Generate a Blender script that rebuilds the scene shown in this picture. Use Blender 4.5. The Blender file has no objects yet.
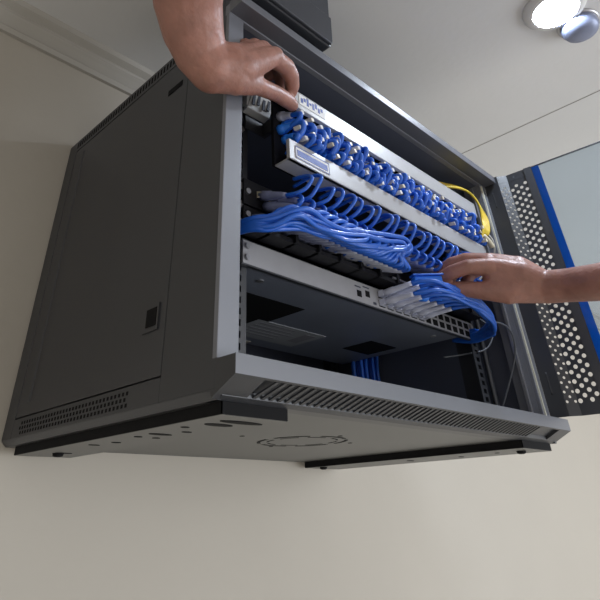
import bpy, bmesh, math, random
from mathutils import Vector, Matrix
random.seed(11)
COL = bpy.context.scene.collection
PI = math.pi
W, D, H = 0.60, 0.389, 0.423      # network cabinet: width, depth, height
CEIL, FLOOR = 0.622, -1.55

# ------------------------------------------------------------------ materials
def mat(name, col, rough=0.5, metal=0.0, spec=0.5, noise=None, bump=None, coat=0.0, sss=0.0, trans=0.0):
    m = bpy.data.materials.new(name); m.use_nodes = True
    nt = m.node_tree; b = nt.nodes['Principled BSDF']
    b.inputs['Base Color'].default_value = (*col, 1)
    b.inputs['Roughness'].default_value = rough
    b.inputs['Metallic'].default_value = metal
    b.inputs['Specular IOR Level'].default_value = spec
    b.inputs['Coat Weight'].default_value = coat
    b.inputs['Transmission Weight'].default_value = trans
    if sss:
        b.inputs['Subsurface Weight'].default_value = sss
        b.inputs['Subsurface Radius'].default_value = (0.012, 0.004, 0.002)
        b.inputs['Subsurface Scale'].default_value = 1.0
    tc = nt.nodes.new('ShaderNodeTexCoord')
    if noise:                                     # (scale, amount, detail)
        n = nt.nodes.new('ShaderNodeTexNoise'); n.inputs['Scale'].default_value = noise[0]
        n.inputs['Detail'].default_value = noise[2] if len(noise) > 2 else 4
        nt.links.new(tc.outputs['Object'], n.inputs['Vector'])
        r = nt.nodes.new('ShaderNodeMapRange'); r.inputs['From Min'].default_value = .3; r.inputs['From Max'].default_value = .7
        r.inputs['To Min'].default_value = 1-noise[1]; r.inputs['To Max'].default_value = 1+noise[1]
        nt.links.new(n.outputs['Fac'], r.inputs['Value'])
        mx = nt.nodes.new('ShaderNodeVectorMath'); mx.operation = 'SCALE'
        mx.inputs[0].default_value = col; nt.links.new(r.outputs['Result'], mx.inputs['Scale'])
        nt.links.new(mx.outputs['Vector'], b.inputs['Base Color'])
    if bump:
        n2 = nt.nodes.new('ShaderNodeTexNoise'); n2.inputs['Scale'].default_value = bump[0]
        nt.links.new(tc.outputs['Object'], n2.inputs['Vector'])
        bp = nt.nodes.new('ShaderNodeBump'); bp.inputs['Strength'].default_value = bump[1]
        bp.inputs['Distance'].default_value = bump[2]
        nt.links.new(n2.outputs['Fac'], bp.inputs['Height']); nt.links.new(bp.outputs['Normal'], b.inputs['Normal'])
    return m

M = {}
M['steel'] = mat('black_powder_coat', (.026, .028, .034), .40, 0, .75, noise=(9, .08), bump=(900, .12, .0004))
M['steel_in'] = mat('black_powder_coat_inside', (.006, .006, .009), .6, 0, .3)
M['lit_inside'] = mat('inside_coat_lamp_lit', (.085, .095, .130), .45, 0, .6)  # cabinet coat made lighter and bluer, painting in the lamp's cool light
M['satin_lit'] = mat('satin_coat_bright_lit', (.150, .158, .185), .44, 0, 1.0)  # jamb coat, lamp sheen painted in as a lighter base
M['satin'] = mat('satin_coat_lit', (.085, .090, .108), .44, 0, 1.0)  # lip coat with a weaker lamp sheen in its base colour
M['dark'] = mat('black_opening', (.004, .004, .005), .8, 0, .2)
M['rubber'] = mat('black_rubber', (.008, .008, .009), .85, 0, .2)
M['zinc'] = mat('zinc_plate', (.42, .42, .44), .38, .8)
M['switch_face'] = mat('grey_switch_front', (.36, .36, .38), .45, .25, noise=(30, .06))
M['switch_body'] = mat('slate_switch_case', (.17, .19, .24), .42, .1, noise=(12, .1))
M['panel_face'] = mat('grey_panel_front', (.44, .44, .45), .42, .2, noise=(25, .06))
M['grey_label'] = mat('grey_foil_label', (.30, .31, .33), .5)
M['white_label'] = mat('paper_label', (.74, .74, .74), .6)
M['tan_label'] = mat('tan_paper_label', (.34, .31, .27), .6)
M['ink'] = mat('dark_ink', (.03, .035, .06), .6)
M['blue_ink'] = mat('blue_ink', (.05, .09, .35), .5)
M['blue'] = mat('blue_cable_jacket', (.016, .125, .62), .36, 0, .5, coat=.2)
M['blue2'] = mat('bright_blue_plug', (.028, .22, .90), .35, 0, .5)
M['boot'] = mat('clear_grey_boot', (.26, .29, .46), .32, 0, .5, coat=.3)
M['boot_white'] = mat('clear_white_boot', (.60, .63, .78), .28, 0, .5, coat=.3)
M['cream'] = mat('cream_connector', (.72, .66, .50), .4)
M['yellow'] = mat('yellow_fibre_jacket', (.72, .52, .05), .4)
M['grey_wire'] = mat('grey_wire', (.10, .11, .13), .4)
M['white_wire'] = mat('white_wire', (.62, .62, .62), .45)
M['gasket'] = mat('pale_foam_gasket', (.58, .57, .48), .7)
M['film'] = mat('blue_protective_film', (.015, .22, .95), .25, 0, .6, trans=.0)
M['plastic'] = mat('black_case_plastic', (.030, .033, .042), .38, 0, .5, bump=(500, .1, .0004))
M['skin'] = mat('skin', (.340, .165, .128), .44, 0, .5, noise=(60, .16), bump=(210, .5, .0014), sss=.18)
M['nail'] = mat('fingernail', (.62, .38, .31), .25, 0, .5)
M['lamp_base'] = mat('lamp_metal', (.22, .25, .36), .4, .3)
M['wall'] = mat('painted_plaster_wall', (.47, .437, .385), .8, 0, .3, noise=(2.2, .035, 6), bump=(60, .12, .003))
M['ceiling'] = mat('painted_ceiling_board', (.70, .70, .70), .8, 0, .3, noise=(3, .03, 6), bump=(80, .12, .002))
M['cove'] = mat('painted_cove_moulding', (.44, .42, .385), .75, 0, .3)
M['floor'] = mat('pale_floor_tile', (.60, .57, .52), .5)
M['plate'] = mat('powder_coat_bounce_lit', (.085, .086, .082), .40, 0, .6, noise=(9, .06))  # cabinet coat lightened to carry reflected floor and wall light underneath
# lamp diffuser
m = bpy.data.materials.new('lamp_glow'); m.use_nodes = True; b = m.node_tree.nodes['Principled BSDF']
b.inputs['Base Color'].default_value = (.9, .9, .9, 1); b.inputs['Emission Color'].default_value = (.76, .86, 1, 1)
b.inputs['Emission Strength'].default_value = 215.0; M['glow'] = m
# film: lets light through
m = M['film']; nt = m.node_tree; tr = nt.nodes.new('ShaderNodeBsdfTranslucent'); tr.inputs['Color'].default_value = (.10, .50, 1, 1)
mx = nt.nodes.new('ShaderNodeMixShader'); mx.inputs[0].default_value = .8
nt.links.new(nt.nodes['Principled BSDF'].outputs[0], mx.inputs[1]); nt.links.new(tr.outputs[0], mx.inputs[2]); nt.links.new(mx.outputs[0], nt.nodes['Material Output'].inputs[0])
# clear pane: part see-through, part mirror
m = bpy.data.materials.new('tinted_pane'); m.use_nodes = True; nt = m.node_tree; nt.nodes.clear()
o = nt.nodes.new('ShaderNodeOutputMaterial'); mx = nt.nodes.new('ShaderNodeMixShader'); t = nt.nodes.new('ShaderNodeBsdfTransparent')
g = nt.nodes.new('ShaderNodeBsdfGlossy'); fr = nt.nodes.new('ShaderNodeFresnel')
t.inputs['Color'].default_value = (.84, .90, .95, 1); g.inputs['Roughness'].default_value = .05; fr.inputs['IOR'].default_value = 1.5
nt.links.new(fr.outputs[0], mx.inputs[0]); nt.links.new(t.outputs[0], mx.inputs[1]); nt.links.new(g.outputs[0], mx.inputs[2])
nt.links.new(mx.outputs[0], o.inputs[0]); M['pane'] = m

# ------------------------------------------------------------------ object helpers (all shapes are given in room coordinates, metres)
ROOTLOC = {}
def thing(name, label, cat, loc, group=None):
    o = bpy.data.objects.new(name, None); COL.objects.link(o)
    o.location = loc; o.empty_display_size = .02
    ROOTLOC[o.name] = Vector(loc)
    o['label'] = label; o['category'] = cat
    if group: o['group'] = group
    return o

class MB:
    def __init__(s): s.v = []; s.f = []; s.sm = []
    def add(s, vs, fs, smooth=False):
        n = len(s.v); s.v += [tuple(v) for v in vs]
        for f in fs: s.f.append([i+n for i in f]); s.sm.append(smooth)
        return s
    def box(s, a, b):
        x0, y0, z0 = a; x1, y1, z1 = b
        vs = [(x0,y0,z0),(x1,y0,z0),(x1,y1,z0),(x0,y1,z0),(x0,y0,z1),(x1,y0,z1),(x1,y1,z1),(x0,y1,z1)]
        return s.add(vs, [(0,3,2,1),(4,5,6,7),(0,1,5,4),(1,2,6,5),(2,3,7,6),(3,0,4,7)])
    def obox(s, c, ax, ay, az):           # box from centre and three half-axis vectors
        c, ax, ay, az = map(Vector, (c, ax, ay, az))
        vs = [c+i*ax+j*ay+k*az for k in (-1,1) for i, j in ((-1,-1),(1,-1),(1,1),(-1,1))]
        return s.add(vs, [(0,3,2,1),(4,5,6,7),(0,1,5,4),(1,2,6,5),(2,3,7,6),(3,0,4,7)])
    def prism_x(s, prof, x0, x1):         # profile of (y, z) swept along x
        n = len(prof); vs = [(x0,y,z) for y, z in prof]+[(x1,y,z) for y, z in prof]
        fs = [(i, (i+1)%n, n+(i+1)%n, n+i) for i in range(n)]+[tuple(range(n))[::-1], tuple(range(n, 2*n))]
        return s.add(vs, fs)
    def prism_z(s, prof, z0, z1):
        n = len(prof); vs = [(x,y,z0) for x, y in prof]+[(x,y,z1) for x, y in prof]
        fs = [(i, (i+1)%n, n+(i+1)%n, n+i) for i in range(n)]+[tuple(range(n))[::-1], tuple(range(n, 2*n))]
        return s.add(vs, fs)
    def prism_y(s, prof, y0, y1):
        n = len(prof); vs = [(x,y0,z) for x, z in prof]+[(x,y1,z) for x, z in prof]
        fs = [(i, (i+1)%n, n+(i+1)%n, n+i) for i in range(n)]+[tuple(range(n))[::-1], tuple(range(n, 2*n))]
        return s.add(vs, fs)
    def disc(s, c, n, r, h, k=20, ry=None):     # short cylinder, centre c, axis n
        c = Vector(c); n = Vector(n).normalized(); a = n.orthogonal().normalized(); b_ = n.cross(a)
        vs = []
        for t in (0, h):
            vs += [c+n*t+a*r*math.cos(2*PI*i/k)+b_*r*math.sin(2*PI*i/k) for i in range(k)]
        return s.add(vs, [(i,(i+1)%k,k+(i+1)%k,k+i) for i in range(k)]+[tuple(range(k))[::-1], tuple(range(k,2*k))])
    def lathe(s, c, prof, k=40):          # profile (r, z) turned about the vertical through c
        vs = [(c[0]+r*math.cos(2*PI*i/k), c[1]+r*math.sin(2*PI*i/k), c[2]+z) for r, z in prof for i in range(k)]
        fs = [(j*k+i, j*k+(i+1)%k, (j+1)*k+(i+1)%k, (j+1)*k+i) for j in range(len(prof)-1) for i in range(k)]
        fs += [tuple(range(k))[::-1], tuple((len(prof)-1)*k+i for i in range(k))]
        return s.add(vs, fs, True)
    def tube(s, pts, r, k=8, seg=6, radii=None):
        P = [Vector(p) for p in pts]; Q = []; RR = []
        rr = radii or [r]*len(P)
        for i in range(len(P)-1):
            a, b, c, d = P[max(i-1,0)], P[i], P[i+1], P[min(i+2,len(P)-1)]
            for j in range(seg):
                t = j/seg
                Q.append(.5*((2*b)+(-a+c)*t+(2*a-5*b+4*c-d)*t*t+(-a+3*b-3*c+d)*t**3)); RR.append(rr[i]*(1-t)+rr[i+1]*t)
        Q.append(P[-1]); RR.append(rr[-1])
        T = (Q[1]-Q[0]).normalized(); U = T.orthogonal().normalized(); vs = []
        for i, q in enumerate(Q):
            T2 = (Q[min(i+1,len(Q)-1)]-Q[max(i-1,0)])
            T2 = T2.normalized() if T2.length > 1e-9 else T
            U = (U-T2*U.dot(T2)).normalized(); V = T2.cross(U)
            vs += [q+RR[i]*(U*math.cos(2*PI*m_/k)+V*math.sin(2*PI*m_/k)) for m_ in range(k)]
        fs = [(i*k+m_, i*k+(m_+1)%k, (i+1)*k+(m_+1)%k, (i+1)*k+m_) for i in range(len(Q)-1) for m_ in range(k)]
        fs += [tuple(range(k))[::-1], tuple((len(Q)-1)*k+i for i in range(k))]
        return s.add(vs, fs, True)
    def build(s, name, material, parent=None, bevel=0, solid=0):
        off = Vector((0,0,0)); p = parent
        while p is not None: off += p.location; p = p.parent
        me = bpy.data.meshes.new(name)
        me.from_pydata([tuple(Vector(v)-off) for v in s.v], [], s.f)
        me.polygons.foreach_set('use_smooth', s.sm); me.update()
        bm = bmesh.new(); bm.from_mesh(me); bmesh.ops.recalc_face_normals(bm, faces=bm.faces); bm.to_mesh(me); bm.free()
        me.materials.append(material)
        o = bpy.data.objects.new(name, me); COL.objects.link(o)
        if parent: o.parent = parent
        if solid:
            md = o.modifiers.new('thickness', 'SOLIDIFY'); md.thickness = solid; md.offset = 0
        if bevel:
            md = o.modifiers.new('edges', 'BEVEL'); md.width = bevel; md.segments = 2; md.limit_method = 'ANGLE'; md.angle_limit = math.radians(40)
        return o

def tagged(o, label, cat, group=None):
    o['label'] = label; o['category'] = cat
    if group: o['group'] = group
    return o
def struct(o): o['kind'] = 'structure'; return o

# ------------------------------------------------------------------ the room
struct(MB().box((-3.2, D+.003, FLOOR), (3.0, D+.12, CEIL+.1)).build('wall_back', M['wall']))
struct(MB().box((-3.2, -3.0, CEIL), (3.0, D+.12, CEIL+.1)).build('ceiling', M['ceiling']))
struct(MB().box((-3.2, -3.0, FLOOR-.05), (3.0, D+.12, FLOOR)).build('floor', M['floor']))
prof = [(D+.003, .571), (D-.004, .571), (D-.006, .580), (D-.003, .584), (D-.012, .594), (D-.018, .600), (D-.018, .606), (D-.030, .612), (D-.032, CEIL), (D+.003, CEIL)]
struct(MB().prism_x(prof, -3.2, 3.0).build('trim_1', M['cove']))
# board joint across the ceiling: a shallow raised bead of filler
struct(MB().box((.800, -3.0, CEIL-.0006), (.8022, D-.03, CEIL)).build('trim_2', mat('joint_filler', (.32, .31, .30), .8)))

# ------------------------------------------------------------------ the wall cabinet
cab = thing('network_cabinet', 'black steel wall-mounted network cabinet with its perforated door swung open', 'cabinet', (W/2, D, 0))
s = MB()
# left side skin: front post, bottom and top rails round the lift-off panel, folded lower edge
s.box((0, 0, .006), (.006, .0715, H-.010)); s.box((0, .0715, .006), (.006, .3630, .0250)); s.box((0, .3630, .006), (.006, D, H-.010))
s.box((0, .0715, .3935), (.006, .3630, H-.010)); s.box((.004, .06, .02), (.006, .37, .40))
s.prism_y([(0, .006), (.006, 0), (.010, 0), (.010, .006)], .004, D)
s.prism_y([(.006, H), (0, H-.010), (.010, H-.010), (.010, H)], -.0, D)
# right side, top, back
s.box((W-.006, 0, 0), (W, D, H)); s.box((.006, 0, H-.004), (W-.006, D, H)); s.box((.006, D-.004, 0), (W-.006, D, H-.004))
s.build('shell', M['steel'], cab, bevel=.0006)
s = MB(); s.box((.0065, .0210, H-.0060), (W-.0065, D-.006, H-.0045)); s.box((.0065, D-.0060, .005), (W-.0065, D-.0045, H-.0062)); s.box((W-.0080, .004, .005), (W-.0065, D-.006, H-.0062))
s.build('lit_inside_skin', M['lit_inside'], cab)  # added skin whose lighter colour stands in for lamp light inside
# front frame: two jambs and a header
s = MB()
s.box((-.0004, -.0012, .0272), (.021, .004, .403)); s.box((.018, .004, .027), (.021, .020, .403))
s.box((W-.021, -.0012, .0272), (W+.0004, .004, .403)); s.box((W-.021, .004, .027), (W-.018, .030, .403))
s.box((-.0004, -.0014, .403), (W+.0004, .006, H-.004))
s.build('front_frame', M['satin_lit'], cab, bevel=.0005)
MB().box((.0066, .0062, .4032), (W-.0082, .085, .4050)).build('head_tray', M['lit_inside'], cab)
# head lip
hp = [(0, H-.018), (-.0225, H-.018), (-.0225, H-.006), (-.018, H), (0, H)]
MB().prism_x(hp, 0, W).build('head_lip', M['satin'], cab, bevel=.0006)
# sill lip with the slanted vent band
s = MB()
s.prism_x([(0, .0268), (-.0225, .0268), (-.0225, .013), (-.0205, .0122), (-.0180, .0150), (0, .0062)], 0, W)
s.prism_x([(-.001, .026), (-.001, .0024), (.005, 0), (.020, 0), (.020, .026)], .0062, W-.0062)
s.prism_x([(0, .0062), (0, .0024), (.004, .0002), (.006, .006)], .0002, .0062)
for xa, xb in ((0, .030), (.565, W)): s.prism_x([(-.0225, .0130), (0, .0024), (0, .0064), (-.0180, .0152), (-.0205, .0124)], xa, xb)
lip = s.build('sill_lip', M['steel'], cab)
MB().box((-.0002, -.0229, .0131), (W+.0002, -.0223, .0270)).build('sill_face', M['satin'], lip)
s = MB()                                                   # slanted bars of the vent
n = Vector((0, -.013, -.0275)).normalized()
dn = Vector((0, .0235, -.0111))
x = .034
while x < .50:
    a = Vector((x+.0085, -.0203, .0119)); b_ = Vector((x, .0024, .0012))
    s.add([a, a+Vector((.0036,0,0)), b_+Vector((.0036,0,0)), b_, a-n*.0012, a+Vector((.0036,0,0))-n*.0012, b_+Vector((.0036,0,0))-n*.0012, b_-n*.0012],
          [(0,1,2,3),(7,6,5,4),(0,4,5,1),(1,5,6,2),(2,6,7,3),(3,7,4,0)])
    x += .0086
s.build('vent_grille', M['steel'], lip)
# bottom plate with fan cut-outs
bp = MB().box((.010, .020, 0), (W-.006, D-.004, .004)).build('bottom_panel', M['plate'], cab)
s = MB()
fc = Vector((.265, .165, -.0003))
def arc(s, r0, r1, a0, a1, k=7):
    vs = []
    for i in range(k+1):
        a = a0+(a1-a0)*i/k
        for r in (r0, r1):
            vs.append(fc+Vector((r*math.cos(a), r*math.sin(a), 0)))
    n0 = len(vs); vs += [v+Vector((0,0,.0006)) for v in vs]
    fs = []
    for i in range(k):
        fs += [(2*i,2*i+1,2*i+3,2*i+2), (n0+2*i,n0+2*i+2,n0+2*i+3,n0+2*i+1), (2*i,2*i+2,n0+2*i+2,n0+2*i), (2*i+1,n0+2*i+1,n0+2*i+3,2*i+3)]
    s.add(vs, fs)
for r0, r1, kk in ((.0405, .0425, 8), (.0500, .0540, 6)):
    for q in range(kk):
        s = MB(); arc(s, r0, r1, 2*PI*q/kk+.12, 2*PI*(q+1)/kk-.12); s.build('fan_slot', M['dark'], bp)
for q in range(4):
    s = MB(); s.disc((((.168,.162),(.331,.146),(.272,.226),(.262,.104))[q])+(-.0003,), (0,0,1), .0028, .0006, 12)
    s.build('screw_hole', M['dark'], bp)
# two foot channels under the cabinet
for x0, x1, y1, holes in ((.012, .079, .372, ((.045,.050,.014,.006),(.052,.030,.022,.006),(.030,.075,.004,.003),(.050,.10,.005,.003),(.040,.125,.012,.0045),(.033,.15,.004,.003),(.052,.15,.004,.003),(.040,.20,.005,.003),(.033,.23,.006,.003),(.045,.32,.010,.004))),
                          (.502, .588, .383, ((.54,.060,.004,.003),(.55,.12,.006,.003),(.54,.2,.008,.004)))):
    fr = MB().box((x0, .006, -.009), (x1, y1, 0)).build('foot_channel', M['plate'], cab, bevel=.0003)
    s = MB(); s.box((x0-.0008, .0052, -.0088), (x0, y1, -.0002)); s.box((x0-.0008, .0052, -.0088), (x1, .0060, -.0002)); s.build('shade_strip', M['rubber'], fr)  # dark strips standing in for shade on the channel's side and front
    for hx, hy, rx, ry in holes:
        s = MB(); k = 16; vs = [(hx+rx*math.cos(2*PI*i/k), hy+ry*math.sin(2*PI*i/k), -.0094+q) for q in (0, .0007) for i in range(k)]
        s.add(vs, [tuple(range(k)), tuple(range(k, 2*k))[::-1]]+[(i,(i+1)%k,k+(i+1)%k,k+i) for i in range(k)])
        s.build('cable_cutout', M['dark'], fr)
    for yy in ((y1-.045,) if x0 < .3 else (.028, y1-.03)):
        MB().lathe((x0+.030 if x0 < .3 else x0+.012+(yy < .1)*.030, yy, -.0125), [(.003,0), (.0055,.0008), (.0062,.0036)], 20).build('rubber_foot', M['rubber'], fr)
# lift-off side panel with its catch and slots
sp = MB().box((.0002, .0728, .0264), (.004, .3618, .3922)).build('side_panel', M['steel'], cab, bevel=.0008)
s = MB(); s.box((-.0012, .083, .066), (.001, .108, .069)); s.box((-.0012, .083, .069), (.001, .0855, .090)); s.build('catch_frame', M['steel'], sp)
MB().box((-.0006, .0875, .071), (.0004, .1035, .087)).build('catch', M['dark'], sp)
k = 8; prof = [(.083+.005*math.cos(PI/2+PI*i/k), .352+.005*math.sin(PI/2+PI*i/k)) for i in range(k+1)][::-1]
s = MB(); s.box((-.0004, .083, .3485), (.0006, .112, .3565)); s.build('pull_slot', M['dark'], sp)
s = MB()                                                    # embossed rib near the back
s.prism_z([(.0002, .330), (-.0012, .333), (-.0012, .336), (.0002, .339)], .04, .38); s.build('rib', M['steel'], sp)
s = MB()                                                    # vent slots below and above the panel
for i in range(34):
    y = .12+i*.0066
    for j in range(3): s.box((-.0003, y+(j%2)*.0033, .0085+j*.0048), (.0005, y+(j%2)*.0033+.0030, .0115+j*.0048))
s.build('side_vent', M['dark'], cab)
s = MB()
for i in range(40):
    y = .085+i*.0070; s.box((-.0003, y, .3985), (.0005, y+.0035, .4085))
s.build('side_vent', M['dark'], cab)
# door seal on the hinge-side jamb
s = MB(); s.box((.5815, -.0032, .030), (.5845, -.0012, .400)); s.build('door_seal', M['gasket'], cab)
s = MB(); s.box((.5740, .012, .010), (.5790, .016, .400)); s.build('inner_return', M['zinc'], cab)
# nineteen-inch rails with square holes
def rail(x0, x1, y, inner):
    s = MB(); hw = .0042; cx = (x0+x1)/2
    z0, z1, p = .006, .400, .0108; N = int((z1-z0)/p)
    s.box((x0, y, z0), (cx-hw, y+.0018, z1)); s.box((cx+hw, y, z0), (x1, y+.0018, z1))
    for i in range(N+1):
        za = z0+i*p; s.box((cx-hw, y, za), (cx+hw, y+.0018, min(za+p*.42, z1)))
    xi = x0 if inner < 0 else x1
    s.box((min(xi, xi-inner*.002), y, z0), (max(xi, xi-inner*.002), y+.035, z1))
    return s.build('mounting_rail', M['steel'], cab)
r1 = rail(.056, .078, .055, -1); r2 = rail(.526, .548, .055, 1)
MB().tube([(.573, .060, .010), (.573, .060, .21), (.573, .060, .40)], .0042, 12).build('corner_post', M['steel'], cab)
rail(.056, .078, .33, -1); rail(.526, .548, .33, 1)

# the open door: hinge flange, bent perforated strip, frame, blue film, pane
hinge = Vector((.6035, -.0235))
pA = Vector((.6040, -.0255)); pB = Vector((.6135, -.0390)); pC = Vector((.6160, -.0700)); pD = Vector((.6175, -.0830)); pE = Vector((.6190, -.0950))
pF = Vector((.6440, -.4700)); pG = Vector((.6455, -.4850)); pH = Vector((.6480, -.5250)); pI = Vector((.6400, -.5450))
dz0, dz1 = .031, .418
def wallstrip(s, a, b, z0, z1, t=.0014):
    d = (b-a).normalized(); nrm = Vector((d.y, -d.x))*t/2
    s.prism_z([tuple(a+nrm), tuple(b+nrm), tuple(b-nrm), tuple(a-nrm)], z0, z1)
def perf(s, a, b, z0, z1, cols, p=.0125, r=.0036):
    w = (b-a).length; d = (b-a)/w; cw = w/cols
    r_ = min(r, cw*.46)
    def V(u, z): q = a+d*u; return (q.x, q.y, z)
    for c in range(cols):
        u0, u1 = c*cw, (c+1)*cw; zz = z0+(p/2 if c % 2 else 0)
        if c % 2: s.add([V(u0,z0),V(u1,z0),V(u1,zz),V(u0,zz)], [(0,1,2,3)])
        while zz+p <= z1+1e-6:
            uc, zc = (u0+u1)/2, zz+p/2; k = 8
            outer = [(u1,zc),(u1,zz+p),(uc,zz+p),(u0,zz+p),(u0,zc),(u0,zz),(uc,zz),(u1,zz)]
            vs = [V(*q) for q in outer]+[V(uc+r_*math.cos(i*PI/4), zc+r*math.sin(i*PI/4)) for i in range(8)]
            s.add(vs, [(i,(i+1)%8,8+(i+1)%8,8+i) for i in range(8)]); zz += p
        if zz < z1: s.add([V(u0,zz),V(u1,zz),V(u1,z1),V(u0,z1)], [(0,1,2,3)])
door = MB(); wallstrip(door, hinge+Vector((-.0015,.0225)), pA, dz0, dz1, .003); wallstrip(door, pC, pD, dz0, dz1, .006); wallstrip(door, pF, pG, dz0, dz1, .006); wallstrip(door, pI, pI+Vector((-.012,.0)), dz0, dz1, .002)
for a, b in ((pA, pB), (pB, pC), (pC, pD), (pF, pG), (pG, pH), (pH, pI)):
    wallstrip(door, a, b, dz0, dz0+.012); wallstrip(door, a, b, dz1-.014, dz1)
wallstrip(door, pD, pF, dz0, dz0+.010, .006); wallstrip(door, pD, pF, dz1-.0015, dz1, .003)
door = door.build('door', M['steel'], cab)
for i, (a, b, c) in enumerate(((pA, pB, 3), (pB, pC, 4), (pG, pH, 4), (pH, pI, 3))):
    s = MB(); perf(s, a, b, dz0+.012, dz1-.014, c, r=.0019 if i in (0, 3) else .0031)
    s.build('perforated_panel', M['steel'], door, solid=.0010)
s = MB(); wallstrip(s, pD+Vector((-.0008,0)), pE+Vector((-.0008,0)), dz0+.010, dz1-.0015, .0006); wallstrip(s, pF+Vector((-.0009,.012)), pF+Vector((-.0006,0)), dz0+.010, dz1-.0015, .0006)
s.build('protective_film', M['film'], door)
s = MB(); wallstrip(s, pD, pF, dz0+.010, dz1-.0015, .003); s.build('pane', M['pane'], door)
for z in (.06, .36): MB().tube([(hinge.x+.001, hinge.y+.012, z), (hinge.x+.001, hinge.y+.012, z+.03)], .0035, 10).build('hinge', M['steel'], door)

# dark appliance standing on the cabinet
ups = thing('power_backup_unit', 'dark plastic power unit standing on top of the network cabinet', 'power unit', (.06, .06, H))
s = MB(); s.prism_y([(.018,.433),(.1500,.433),(.1535,.437),(.1620,.595),(.012,.595)], -.026, .125); s.build('case', M['plastic'], ups, bevel=.002)
s = MB(); s.prism_y([(.020,.434),(.1490,.434),(.1510,.440),(.1535,.487),(.017,.487)], -.031, -.026); s.build('front_bezel', M['plastic'], ups, bevel=.0015)
for fx, fy in ((.035,.008),(.135,.008),(.035,.11),(.135,.11)): MB().disc((fx, fy, H), (0,0,1), .009, .011, 16).build('foot', M['rubber'], ups)

# ceiling lamp
LX, LY = .512, -.232
lamp = thing('ceiling_lamp', 'round white glowing lamp fixed on the ceiling in front of the cabinet', 'lamp', (LX, LY, CEIL))
MB().lathe((LX, LY, CEIL), [(.050, 0), (.050, -.003), (.046, -.008), (.0375, -.0105), (.0362, -.0105), (.0360, -.006)], 48).build('ceiling_rose', M['ceiling'], lamp)
MB().lathe((LX, LY, CEIL-.002), [(.0355, 0), (.0355, -.0070), (.0340, -.0082), (.025, -.0088), (.013, -.0092), (.002, -.0094)], 48).build('diffuser', M['glow'], lamp)
head = thing('ceiling_sensor', 'small rounded grey-blue ceiling fitting right beside the glowing lamp', 'sensor', (.575, -.235, CEIL))
MB().lathe((.5790, -.246, CEIL), [(.030, 0), (.030, -.014), (.026, -.022), (.014, -.026), (.002, -.027)], 36).build('housing', M['lamp_base'], head)
MB().lathe((.5790, -.246, CEIL-.0005), [(.034, 0), (.034, -.003), (.030, -.004)], 36).build('collar', M['zinc'], head)

# ------------------------------------------------------------------ equipment in the rack
RX0, RX1 = .066, .538
# lower switch
sw = thing('network_switch', 'slate-cased rack switch with silver port front, lowest device in the cabinet', 'network switch', (.30, .06, .135))
s = MB(); s.box((.080, .0515, .1350), (.490, .275, .1600)); s.build('case', M['switch_body'], sw, bevel=.0006)
fp = MB(); fp.box((.068, .0490, .1352), (.528, .0515, .1600)); fp = fp.build('front_panel', M['switch_face'], sw)
s = MB(); s.box((.066, .0486, .1335), (.530, .0530, .1352)); s.build('front_edge', M['steel'], sw)
def port(s, x, z, y, w=.0046, h=.0040): s.box((x-w, y-.0004, z-h), (x+w, y+.0008, z+h))
for i, (px, pz) in enumerate(((.2535,.1455),(.2700,.1485))):
    s = MB(); port(s, px, pz, .0490, .0042, .0038); s.build('console_port', M['dark'], fp)
s = MB(); s.box((.246,.0486,.1530),(.257,.0492,.1545)); s.box((.262,.0486,.1555),(.274,.0492,.1568)); s.box((.2800,.0486,.1380),(.2860,.0492,.1410)); s.build('printed_marks', M['ink'], fp)
port_x = [.298+i*.0176 for i in range(13)]
for x in port_x:
    for z in (.1420, .1532):
        s = MB(); port(s, x, z, .0490, .0060, .0040); s.build('port', M['dark'], fp)
# underside: two dark recesses, stickers and screw
for (x0, y0, x1, y1) in ((.100,.110,.222,.262),(.405,.148,.468,.203)):
    MB().box((x0, y0, .1344), (x1, y1, .1352)).build('base_recess', M['dark'], sw)
lb = MB().box((.205, .175, .1343), (.335, .245, .1352)).build('rating_sticker', M['grey_label'], sw)
s = MB()
for i in range(5): s.box((.215, .182+i*.011, .1341), (.215+random.uniform(.05,.085), .186+i*.011, .1344))
s.box((.305,.185,.1341),(.325,.225,.1344)); s.build('printed_lines', mat('faded_ink', (.22,.22,.24), .6), lb)
lb = MB().box((.195, .262, .1343), (.270, .274, .1352)).build('serial_sticker', M['tan_label'], sw)
for x in (.115, .455): MB().disc((x,.075,.1342), (0,0,1), .004, .001).build('case_screw', M['zinc'], sw)
for x in (.073, .522):
    for z in (.142, .154): MB().disc((x, .0490, z), (0,-1,0), .0034, .003, 12).build('rack_screw', M['zinc'], sw)

# black cable manager between the switch and the panels
cm = thing('cable_manager', 'black slotted cable manager bar with a bright edge just above the switch', 'cable manager', (.30, .05, .166))
s = MB(); s.box((.068, .030, .1650), (.532, .055, .1700)); s.box((.068, .050, .1650), (.532, .055, .1790)); s.build('tray', M['steel_in'], cm)
for i in range(12): MB().box((.085+i*.037, .026, .1650), (.089+i*.037, .052, .1770)).build('divider', M['steel_in'], cm)
MB().box((.300, .0280, .1700), (.400, .0300, .1722)).build('edge_strip', M['zinc'], cm)

def panel(name_label, z0, z1, y=.049):
    t = thing('patch_bay', name_label, 'patch panel', (.30, .06, z0))
    s = MB(); s.box((.068, y, z0), (.532, y+.003, z1)); s.box((.090, y+.003, z0+.002), (.510, y+.030, z1-.002)); s.build('face_plate', M['steel_in'], t, bevel=.0004)
    for x in (.073, .527): MB().disc((x, y, (z0+z1)/2), (0,-1,0), .0034, .0025, 12).build('rack_screw', M['zinc'], t)
    return t
panel('black patch panel hidden behind the thick sheaf of blue cables', .1800, .2000)
panel('black patch panel filled by a row of grey boots with looping blue cables', .2020, .2330)

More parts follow.
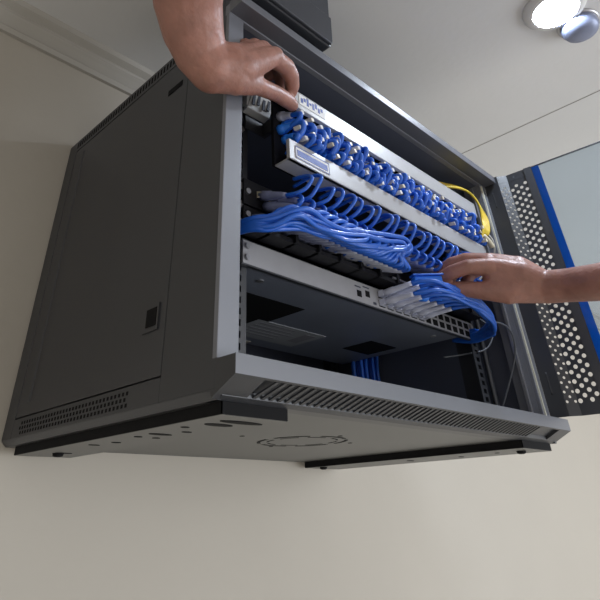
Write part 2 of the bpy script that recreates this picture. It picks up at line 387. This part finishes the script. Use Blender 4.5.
# top patch frame, pulled forward by the hand
pt = thing('patch_bay', 'silver-fronted patch frame packed with blue plugs, gripped by the upper hand', 'patch panel', (.31, .05, .238))
s = MB()
s.box((.0850, -.0050, .2400), (.5230, .0000, .2660)); s.box((.0850, -.0050, .2400), (.5230, .0180, .2420))
s.build('lower_bar', M['panel_face'], pt, bevel=.0008)
s = MB(); s.box((.0850, -.0060, .3170), (.5230, .0000, .3420)); s.box((.0850, -.0060, .3400), (.5230, .0180, .3420))
s.build('upper_bar', M['panel_face'], pt, bevel=.0008)
s = MB(); s.box((.0850, .0180, .2420), (.5230, .0220, .3400)); s.build('port_plate', M['steel_in'], pt)
lbl = MB().box((.0935, -.0056, .2445), (.1500, -.0050, .2600)).build('label_holder', M['white_label'], pt)
s = MB(); s.box((.0940,-.0059,.2448),(.1495,-.0056,.2458)); s.box((.0940,-.0059,.2587),(.1495,-.0056,.2597)); s.box((.0940,-.0059,.2448),(.0947,-.0056,.2597)); s.box((.1488,-.0059,.2448),(.1495,-.0056,.2597))
s.box((.0965,-.0059,.2480),(.1460,-.0056,.2555)); s.build('printed_border', M['blue_ink'], lbl)
lbl = MB().box((.104, -.0066, .3235), (.150, -.0060, .3385)).build('name_sticker', M['white_label'], pt)
s = MB()
for i in range(8): s.box((.107+i*.0050, -.0069, .327+.004*(i%2)), (.1105+i*.0050, -.0066, .334+.002*(i%3)))
s.build('printed_border', M['blue_ink'], lbl)
s = MB(); s.box((.068,.047,.300),(.100,.049,.318)); s.box((.095,.022,.300),(.100,.049,.318)); s.build('mounting_ear', M['steel'], pt)

# cage nuts and paper tags on the rail near the hand
for i, (x, z) in enumerate(((.0665,.3010),(.0665,.2245),(.0665,.2020),(.0665,.1805))):
    o = MB().disc((x, .0550, z), (0,-1,0), .0046, .0030, 6).build('rack_bolt', M['zinc'])
    tagged(o, ['bright bolt on the left rack rail below the paper tags', 'bright bolt on the left rack rail beside the grey boots',
               'silver bolt on the left rack rail just above the sheaf of blue cables', 'lowest silver bolt on the left rack rail behind the blue sheaf'][i], 'bolt', 'bolts on the left rack rail')
tg = thing('cable_tag', 'crumpled white paper tag stuck on the left rail under the upper hand', 'tag', (.09, .045, .335))
s = MB(); s.obox((.086, .044, .338), (.018, 0, .0005), (.001, .006, 0), (.003, -.002, .013)); s.obox((.068, .044, .343), (.004, 0, 0), (0, .004, .001), (0, -.001, .014)); s.build('paper', M['white_label'], tg, bevel=.001)
s = MB()
for q in range(4): s.obox((.072+q*.008, .0372, .338+.003*(q%2)), (.0020, 0, 0), (0, .0008, 0), (.001, 0, .008))
s.build('printed_lines', M['ink'], tg)
tg2 = tagged(MB().obox((.118, .040, .352), (.004, 0, .008), (0, .004, 0), (.010, 0, .004)).build('cable_tag', M['white_label']), 'small white paper tag hanging below the thumb of the upper hand', 'tag')

# ------------------------------------------------------------------ cables
def cable(label, group, pts, r=.0024, boot=None, bm='boot', plug=None, bb=.0042, cord='blue', name='patch_cable', pm='cream', blade=False):
    """boot: (start, end) of the moulded sleeve; plug: (centre, half size)"""
    t = thing(name, label, 'cable', pts[0], group)
    MB().tube(pts, r, 8, 6).build('cord', M[cord], t)
    if boot:
        a, b = Vector(boot[0]), Vector(boot[1]); d = (b-a)
        s = MB(); s.tube([a, a+d*.35, a+d*.4, a+d*.75, b], 0, 8, 2, radii=[bb, bb, bb*.85, bb*.72, r*1.15])
        s.build('boot', M[bm], t)
        if plug:
            s = MB(); dn_ = d.normalized(); u = Vector((1,0,0)); v = dn_.cross(u).normalized()
            s.obox(a-dn_*.003, u*.0050, dn_*.005, v*.0036); s.build('plug', M[pm], t)
    return t
rnd = random.uniform

# row of grey boots with looping cords (upper black patch panel)
G1 = 'looping cables of the grey boot row'
for i in range(24):
    x = .092+i*.0178
    for lvl in range(1):
        j = rnd(-.002, .002); z = .2140
        a = (x, .0465, z+.004); b = (x+.001, .010, z-.010)
        up = rnd(-.003, .004)
        lean = .008+rnd(-.004,.004)
        if i % 2:
            pts = [b, (x+.004+j, -.004, z-.010), (x+.009+j, -.013, z+.001+up), (x+.014+j, -.013, z+.013+up), (x+lean+.010, .002, z+.0215), (x+lean+.012, .030, z+.022)]
        else:
            pts = [b, (x+.003+j, -.003, z-.012), (x+.008+j, -.012, z-.006+up), (x+.013+j, -.016, z+.005+up), (x+lean+.010, -.006, z+.015+up), (x+lean+.012, .016, z+.020)]
        cable('blue cable looping up from a boot in the grey boot row', G1, pts, .0022, (a, b), plug=1, bb=.0058)
# second layer of grey boots in the same panel, cords tucked under
for i in range(23):
    x = .098+i*.0178; z = .2050
    a = (x, .0465, z+.002); b = (x+.001, .006, z-.014)
    pts = [b, (x+.002, .000, z-.014), (x+.004, -.004, z-.008), (x+.006, .004, z+.001), (x+.007, .020, z+.006)]
    cable('short blue cable tucked beneath the looping row of grey boots', 'tucked cables beneath the looping row', pts, .0023, (a, b), bb=.0056)

# the thick sheaf: cords run from the left rail across the lower panel and turn back into boots
G2 = 'cables of the thick blue sheaf'
N2 = 18
for i in range(N2):
    f = i/(N2-1)
    x = .118+f*.165                               # port
    z = .1880
    a = (x, .0465, z-.001); b = (x+.002, .004, z-.019)
    ph = rnd(0, 2*PI); rr = rnd(.001, .010)
    oy, oz = rr*math.cos(ph), rr*math.sin(ph)*.9
    xe = rnd(.245, .272) if i > 5 else x+rnd(.05,.09)
    zc = lambda X: .150+(X-.04)*.165            # height of the sheaf's middle
    sag = .007*math.sin(i*1.7)
    pts = [b, (x*.8+xe*.2+.004, -.008, z-.021), (x*.35+xe*.65, -.013+oy*.3, zc(xe)-.009+oz*.3), (xe+.006, -.017+oy*.5, zc(xe)-.002+oz*.7), (xe+.004, -.016+oy*.5, zc(xe)+.007+oz*.8)]
    X = xe-.030
    while X > .075:
        pts.append((X, -.008+oy+.004*math.sin(X*40+i), zc(X)+.005+oz*(1.35-2*X)+.014*max(0,(.14-X))/.1+.0012*math.sin(X*50+i*2)))
        X -= .035
    pts += [(.064, .004+oy*.6, .160+oz*1.2), (.052, .020, .160+oz), (.046, .046, .160+oz*.7)]
    cable('blue cable running in the thick sheaf across the lower patch panel', G2, pts, .0026, (a, b), bb=.0062, bm='boot_white' if i > 7 else 'boot')
# loose boots at the left end of that row
for i in range(7):
    x = .080+i*.015; a = (x, .0465, .186); b = (x+.010, .010, .175)
    pts = [b, (x+.018, -.004, .172), (x+.030, -.014, .180), (x+.050, -.012, .186), (x+.075, -.004, .182), (x+.09, .010, .176), (x+.095, .03, .176)]
    cable('blue cable arching over the left end of the thick sheaf', 'cables arching over the sheaf', pts, .0025, (a, b), bb=.0056)

# cables plugged in the switch: long clear boots, cords gathered to the right
G3 = 'white-booted cables plugged into the switch'
k = 0
for row, z in enumerate((.1532, .1420)):
    for i in range(6):
        x = port_x[i]
        a = (x, .0440, z+.001); b = (x+.006, .006, z+.005-row*.002)
        e = .0025*((i*7+row*3) % 5-2)
        pts = [b, (x+.013, -.008, z+.006-row*.002), (x+.030, -.020, z+.005+e*.3), (.385+e, -.024, .146+e+.006*(1-row)), (.435+e*2, -.020+e, .142+e+.008*(1-row)),
               (.480+e, -.004, .140+e*1.2), (.512, .018+e, .138+e), (.519, .046, .142-e*1.2), (.521, .075, .141)]
        cable('white-booted blue cable plugged into the silver switch front', G3, pts, .0026, (a, b), 'boot_white', plug=1, bb=.0046, pm='boot_white')
        k += 1
# extra strands of the gathered bunch
for i in range(9):
    e = rnd(-.006, .006); g = rnd(-.007, .005)
    pts = [(.345+i*.006, .010, .158+g*.4), (.360+i*.006, -.010+e*.5, .154+g), (.400, -.020+e, .146+g), (.440, -.018+e, .138+g), (.478, -.004+e*.5, .136+g), (.505, .016, .138+g), (.517, .046, .137+g*.8), (.520, .080, .140)]
    cable('blue cable in the bunch hanging under the lower hand', 'bunch under the lower hand', pts, .0027)
# the plug between thumb and finger
hp_ = thing('patch_cable', 'blue cable plug pinched between thumb and finger of the lower hand', 'cable', (.345, .004, .170))
s = MB(); s.obox((.3400, .0050, .1690), (.0150, -.0110, .0010), (.0030, .0050, 0), (0, .0002, .0052)); s.build('plug', M['blue2'], hp_, bevel=.0012)
s = MB(); s.obox((.3380, .0030, .1755), (.0170, -.0120, .0012), (.0030, .0050, 0), (0, .0002, .0012)); s.build('latch', M['blue'], hp_, bevel=.0005)
MB().tube([(.355,-.006,.168),(.372,-.016,.162),(.400,-.024,.152),(.440,-.020,.144),(.480,0,.142),(.516,.04,.140),(.520,.075,.138)], .0027).build('cord', M['blue'], hp_)
for i in range(3):
    cable('blue cable with bright plug lying below the pinched plug', 'bright plugs below the pinched plug',
          [(.352, -.002, .158-i*.005), (.375, -.018, .155-i*.005), (.42, -.026, .146-i*.004), (.47, -.010, .140-i*.003), (.512, .03, .138), (.521, .07, .143-i*.003)], .0027,
          ((.330, .014, .160-i*.006), (.354, -.003, .158-i*.005)), 'blue2', bb=.0050)

# two rows of plugs packed in the top patch frame
G4 = 'blue plugs packed into the patch frame'
for row in range(4):
    for i in range(24):
        x = .094+i*.0178+(row % 2)*.008+rnd(-.002, .002)
        z = (.312, .302, .291, .280)[row]+rnd(-.002, .002)
        dx = rnd(-.009, .010); dz = rnd(-.006, .004); fy = rnd(-.013, -.006)
        b = (x+dx*.6, -.001, z-.003+dz)
        pts = [b, (x+dx*.9, fy, z-.006+dz*1.3), (x+dx*1.1, fy+.001, z-.013+dz), (x+dx*.9, -.001, z-.021), (x+dx*.8, .012, z-.024)]
        pts = [(p_[0], p_[1], max(p_[2], .2705) if p_[1] < .002 else p_[2]) for p_ in pts]
        c = cable('short blue cable bent out of the packed silver patch frame', G4, pts, .0031, ((x, .0175, z), b), 'blue2' if (i+row) % 4 else 'boot_white', bb=.0062)
        if (i*3+row) % 5 < 4:
            s = MB(); s.obox((x+.007, -.006+rnd(-.002,.002), z-.006), (.0024,0,.0008), (0,.005,.001), (-.0010,0,.0024)); s.build('clip', M['cream'] if i % 2 else M['white_label'], c, bevel=.0006)

# yellow fibre loop at the right of the frame
yl = thing('fibre_cable', 'yellow fibre cable coiled beside the open door hinge', 'cable', (.56, .015, .30))
s = MB()
for i in range(7):
    e = (i-3)*.0019
    s.tube([(.470, .026, .372+e), (.495, .016+e, .3755+e), (.520, .006+e, .3745+e), (.542+e*.7, .000+e*.4, .366+e*.7), (.553+e*1.2, -.003+e*.3, .346), (.554+e*1.2, -.004-e*.3, .322), (.545+e*1.2, -.004, .300-e*.4), (.532, .004, .284+e)], .0019, 8)
s.build('cord', M['yellow'], yl)
s = MB(); s.tube([(.536,-.002,.290),(.546,-.004,.283),(.553,-.005,.274)], .0042, 8); s.build('connector_sleeve', M['cream'], yl)
cable('thin white wire dropping from the yellow coil beside the rail', None, [(.548,.000,.303),(.562,-.004,.290),(.572,.003,.272),(.570,.02,.25),(.560,.05,.22)], .0017, cord='white_wire', name='thin_wire')
cable('thin grey wire sweeping down beside the lower hand', None, [(.505,.010,.150),(.525,.000,.148),(.548,.000,.138),(.565,.010,.115),(.568,.03,.08),(.565,.06,.03)], .0013, cord='grey_wire', name='thin_wire')
cable('dark wire crossing behind the right rack rail', None, [(.50,.09,.115),(.53,.07,.120),(.555,.045,.128),(.572,.04,.16),(.57,.08,.20)], .0012, cord='grey_wire', name='thin_wire')
# bundle falling behind the switch
for i in range(14):
    x = .497+i*.0052; y = .250+.008*math.sin(i*2.1)
    cable('blue cable dropping behind the switch to the cabinet floor', 'cables dropping behind the switch',
          [(x+.004, y, .215), (x-.006, y-.002, .165), (x-.008+.002*math.sin(i), y, .120), (x, y, .070), (x+.008, y-.004, .035), (x+.018, y-.02, .0075)], .0030)

# ------------------------------------------------------------------ the person: two bare arms reaching into the cabinet
def limb(chains, name, parent, voxel=.0016):
    s = MB()
    def sph(c, r, k=12):
        vs = []; fs = []
        for i in range(1, k): 
            for j in range(2*k): vs.append(c+r*Vector((math.sin(PI*i/k)*math.cos(PI*j/k), math.sin(PI*i/k)*math.sin(PI*j/k), math.cos(PI*i/k))))
        n = 2*k
        for i in range(k-2):
            for j in range(n): fs.append((i*n+j, i*n+(j+1)%n, (i+1)*n+(j+1)%n, (i+1)*n+j))
        vs += [c+Vector((0,0,r)), c-Vector((0,0,r))]; a = len(vs)-2
        for j in range(n): fs.append((a, (j+1)%n, j)); fs.append((a+1, (k-2)*n+j, (k-2)*n+(j+1)%n))
        s.add(vs, fs, True)
    for ch in chains:
        for (p0, r0), (p1, r1) in zip(ch[:-1], ch[1:]):
            p0, p1 = Vector(p0), Vector(p1); m = max(2, int((p1-p0).length/.004))
            s.tube([p0, p0.lerp(p1,.5), p1], 0, 20, 2, radii=[r0, (r0+r1)/2, r1])
        for p0, r0 in ch: sph(Vector(p0), r0)
    o = s.build(name, M['skin'], parent)
    o.data.polygons.foreach_set('use_smooth', [True]*len(o.data.polygons))
    md = o.modifiers.new('skin', 'REMESH'); md.mode = 'VOXEL'; md.voxel_size = voxel; md.use_smooth_shade = True
    md = o.modifiers.new('soft', 'SMOOTH'); md.factor = .5; md.iterations = SOFT
    return o
SOFT = 5
person = thing('person', 'person reaching in with bare arms, gripping the silver frame and pinching a blue plug', 'person', (0, -.30, .25))
upper = [
    [ ((-0.03, -0.60, 0.36),0.050), ((-0.12, -0.40, 0.425),0.047), ((-0.175, -0.235, 0.425),0.042), ((-0.142, -0.1334, 0.3768),0.0375), ((-0.1071, -0.0757, 0.3525),0.0365), ((-0.0773, -0.0345, 0.3326),0.0331), ((-0.0584, -0.0187, 0.3182),0.0301), ((-0.0421, -0.0096, 0.3062),0.0266), ((-0.0276, -0.0111, 0.293),0.0246) ],   # arm
    [ ((-0.0276, -0.0111, 0.293),0.0236), ((-0.0109, -0.0217, 0.299),0.0200), ((0.0233, -0.0294, 0.3388),0.0107) ],   # palm
    [ ((-0.0261, -0.0095, 0.2898),0.0217), ((-0.003, -0.0247, 0.2993),0.0191), ((0.0324, -0.0382, 0.3297),0.0106) ],   # palm
    [ ((-0.0276, -0.0153, 0.3008),0.0198), ((-0.0021, -0.0233, 0.3146),0.0153), ((0.022, -0.0149, 0.3516),0.0099) ],   # palm
    [ ((-0.0239, -0.01, 0.2881),0.0197), ((-0.0037, -0.0197, 0.2861),0.0149), ((0.0223, -0.0207, 0.2957),0.0108) ],   # thenar
    [ ((-0.0029, -0.0189, 0.2845),0.0139), ((0.0246, -0.0213, 0.294),0.0098), ((0.0582, -0.0154, 0.3062),0.0089), ((0.0794, -0.0115, 0.3105),0.0090), ((0.0872, -0.0101, 0.3099),0.0077) ],   # thumb
    [ ((0.0312, -0.0363, 0.3288),0.0106), ((0.0557, -0.0331, 0.3322),0.0099), ((0.0689, -0.0277, 0.3308),0.0091), ((0.079, -0.0192, 0.3275),0.0085), ((0.083, -0.0134, 0.3246),0.0074) ],   # index
    [ ((0.0233, -0.0294, 0.3388),0.0102), ((0.0563, -0.0174, 0.3542),0.0097), ((0.0734, -0.0098, 0.3517),0.0093), ((0.0801, -0.0028, 0.3449),0.0082), ((0.0811, 0.0018, 0.3392),0.0072) ],   # middle
    [ ((0.0231, -0.0169, 0.3525),0.0099), ((0.0514, -0.0048, 0.3727),0.0093), ((0.0669, 0.0015, 0.368),0.0089), ((0.0682, 0.0083, 0.3544),0.0080) ],   # ring
    [ ((0.025, 0.0004, 0.3681),0.0091), ((0.0454, 0.0111, 0.3803),0.0083), ((0.0558, 0.0155, 0.3739),0.0078), ((0.0544, 0.0211, 0.3608),0.0071) ],   # little
]
lower = [
    [ ((0.36, -0.66, 0.30),0.052), ((0.40, -0.50, 0.17),0.046), ((0.408, -0.40, 0.115),0.037), ((0.4062, -0.3068, 0.1159),0.0284), ((0.4044, -0.2442, 0.1241),0.0245), ((0.4169, -0.1672, 0.1382),0.0210), ((0.4262, -0.133, 0.1463),0.0197), ((0.4268, -0.1045, 0.1518),0.0197) ],   # arm
    [ ((0.4263, -0.105, 0.1528),0.0185), ((0.4096, -0.0851, 0.1672),0.0200), ((0.3875, -0.0604, 0.1821),0.0114) ],   # palm
    [ ((0.4284, -0.1043, 0.1535),0.0185), ((0.415, -0.083, 0.1771),0.0178), ((0.4018, -0.0585, 0.1919),0.0117) ],   # palm
    [ ((0.4282, -0.1029, 0.1488),0.0160), ((0.4093, -0.0817, 0.1553),0.0186), ((0.394, -0.0593, 0.1656),0.0151) ],   # palm
    [ ((0.4238, -0.0986, 0.1489),0.0160), ((0.401, -0.0739, 0.1504),0.0160), ((0.3874, -0.0525, 0.1531),0.0131) ],   # thenar
    [ ((0.3984, -0.0694, 0.1485),0.0148), ((0.3843, -0.0485, 0.1522),0.0115), ((0.3731, -0.026, 0.1582),0.0096), ((0.3659, -0.0082, 0.1614),0.0090), ((0.3625, 0.0011, 0.1625),0.0077) ],   # thumb
    [ ((0.3861, -0.0606, 0.1803),0.0120), ((0.3661, -0.0413, 0.181),0.0096), ((0.3604, -0.0214, 0.1788),0.0089), ((0.36, -0.0032, 0.1747),0.0080), ((0.3593, 0.0075, 0.1715),0.0065) ],   # index
    [ ((0.3981, -0.0549, 0.192),0.0117), ((0.3859, -0.0319, 0.1987),0.0095), ((0.381, -0.0137, 0.1974),0.0090), ((0.379, 0.0046, 0.1912),0.0084), ((0.3773, 0.0147, 0.1826),0.0071) ],   # middle
    [ ((0.4162, -0.0526, 0.1976),0.0119), ((0.4112, -0.028, 0.2039),0.0097), ((0.4052, -0.0064, 0.2003),0.0093), ((0.4045, 0.0051, 0.1893),0.0082) ],   # ring
    [ ((0.4385, -0.0502, 0.1986),0.0108), ((0.4364, -0.0287, 0.2017),0.0091), ((0.4314, -0.012, 0.1967),0.0083), ((0.4298, -0.0043, 0.1871),0.0076) ],   # little
]
au = limb(upper, 'arm', person); au['label'] = 'bare arm coming down from above, fingers on the patch frame'
al = limb(lower, 'arm', person); al['label'] = 'bare arm reaching in level, fingers on a blue plug'
def nail(c, nrm, along, arm):
    c, nrm, along = Vector(c), Vector(nrm).normalized(), Vector(along).normalized(); along = (along-nrm*along.dot(nrm)).normalized(); sd = nrm.cross(along)
    vs = []; fs = []; K = 14
    for j, (rr, h) in enumerate(((1, -.0006), (.8, .0006), (.4, .0012))):
        vs += [c+along*.0052*rr*math.cos(2*PI*i/K)+sd*.0040*rr*math.sin(2*PI*i/K)+nrm*h for i in range(K)]
    for j in range(2): fs += [(j*K+i, j*K+(i+1)%K, (j+1)*K+(i+1)%K, (j+1)*K+i) for i in range(K)]
    fs += [tuple(range(K))[::-1], tuple(2*K+i for i in range(K))]
    MB().add(vs, fs, True).build('fingernail', M['nail'], arm)
nail(Vector((.3593,.0075,.1715))+Vector((-.62,-.45,.64)).normalized()*.0058, (-.62,-.45,.64), (0,.8,-.35), al)

# ------------------------------------------------------------------ light
w = bpy.data.worlds.new('world'); bpy.context.scene.world = w; w.use_nodes = True
bg = w.node_tree.nodes['Background']; bg.inputs['Color'].default_value = (1.0, .95, .87, 1); bg.inputs['Strength'].default_value = .74
# daylight from the window across the room, to the right of the cabinet
ld = bpy.data.lights.new('window_light', 'AREA'); ld.energy = 58; ld.shape = 'RECTANGLE'; ld.size = 1.9; ld.size_y = 1.5; ld.color = (.86, .92, 1)
lo = bpy.data.objects.new('window_light', ld); COL.objects.link(lo); lo.location = (1.9, -2.5, -.25)
lo.rotation_euler = (Vector((.2, .1, .15))-lo.location).to_track_quat('-Z', 'Y').to_euler()

# ------------------------------------------------------------------ camera
cd = bpy.data.cameras.new('camera'); cam = bpy.data.objects.new('camera', cd); COL.objects.link(cam)
R0 = Vector((0.71772066, -0.69593332, -0.02353448)); R1 = Vector((0.38198943, 0.42175665, -0.82231710)); R2 = Vector((0.58220369, 0.58120405, 0.56854263))
mw = Matrix((R0, -R1, -R2)).transposed().to_4x4(); mw.translation = Vector((-0.2563261, -0.3241001, -0.0674177))
cam.matrix_world = mw
cd.sensor_width = 36; cd.lens = 528.106/600*36; cd.shift_x = (300-275.06)/600; cd.shift_y = (146.213-300)/600
cd.clip_start = .01
sc = bpy.context.scene; sc.camera = cam
sc.view_settings.view_transform = 'Standard'; sc.view_settings.look = 'None'; sc.view_settings.gamma = 1
sc.view_settings.use_curve_mapping = False; sc.view_settings.exposure = 0
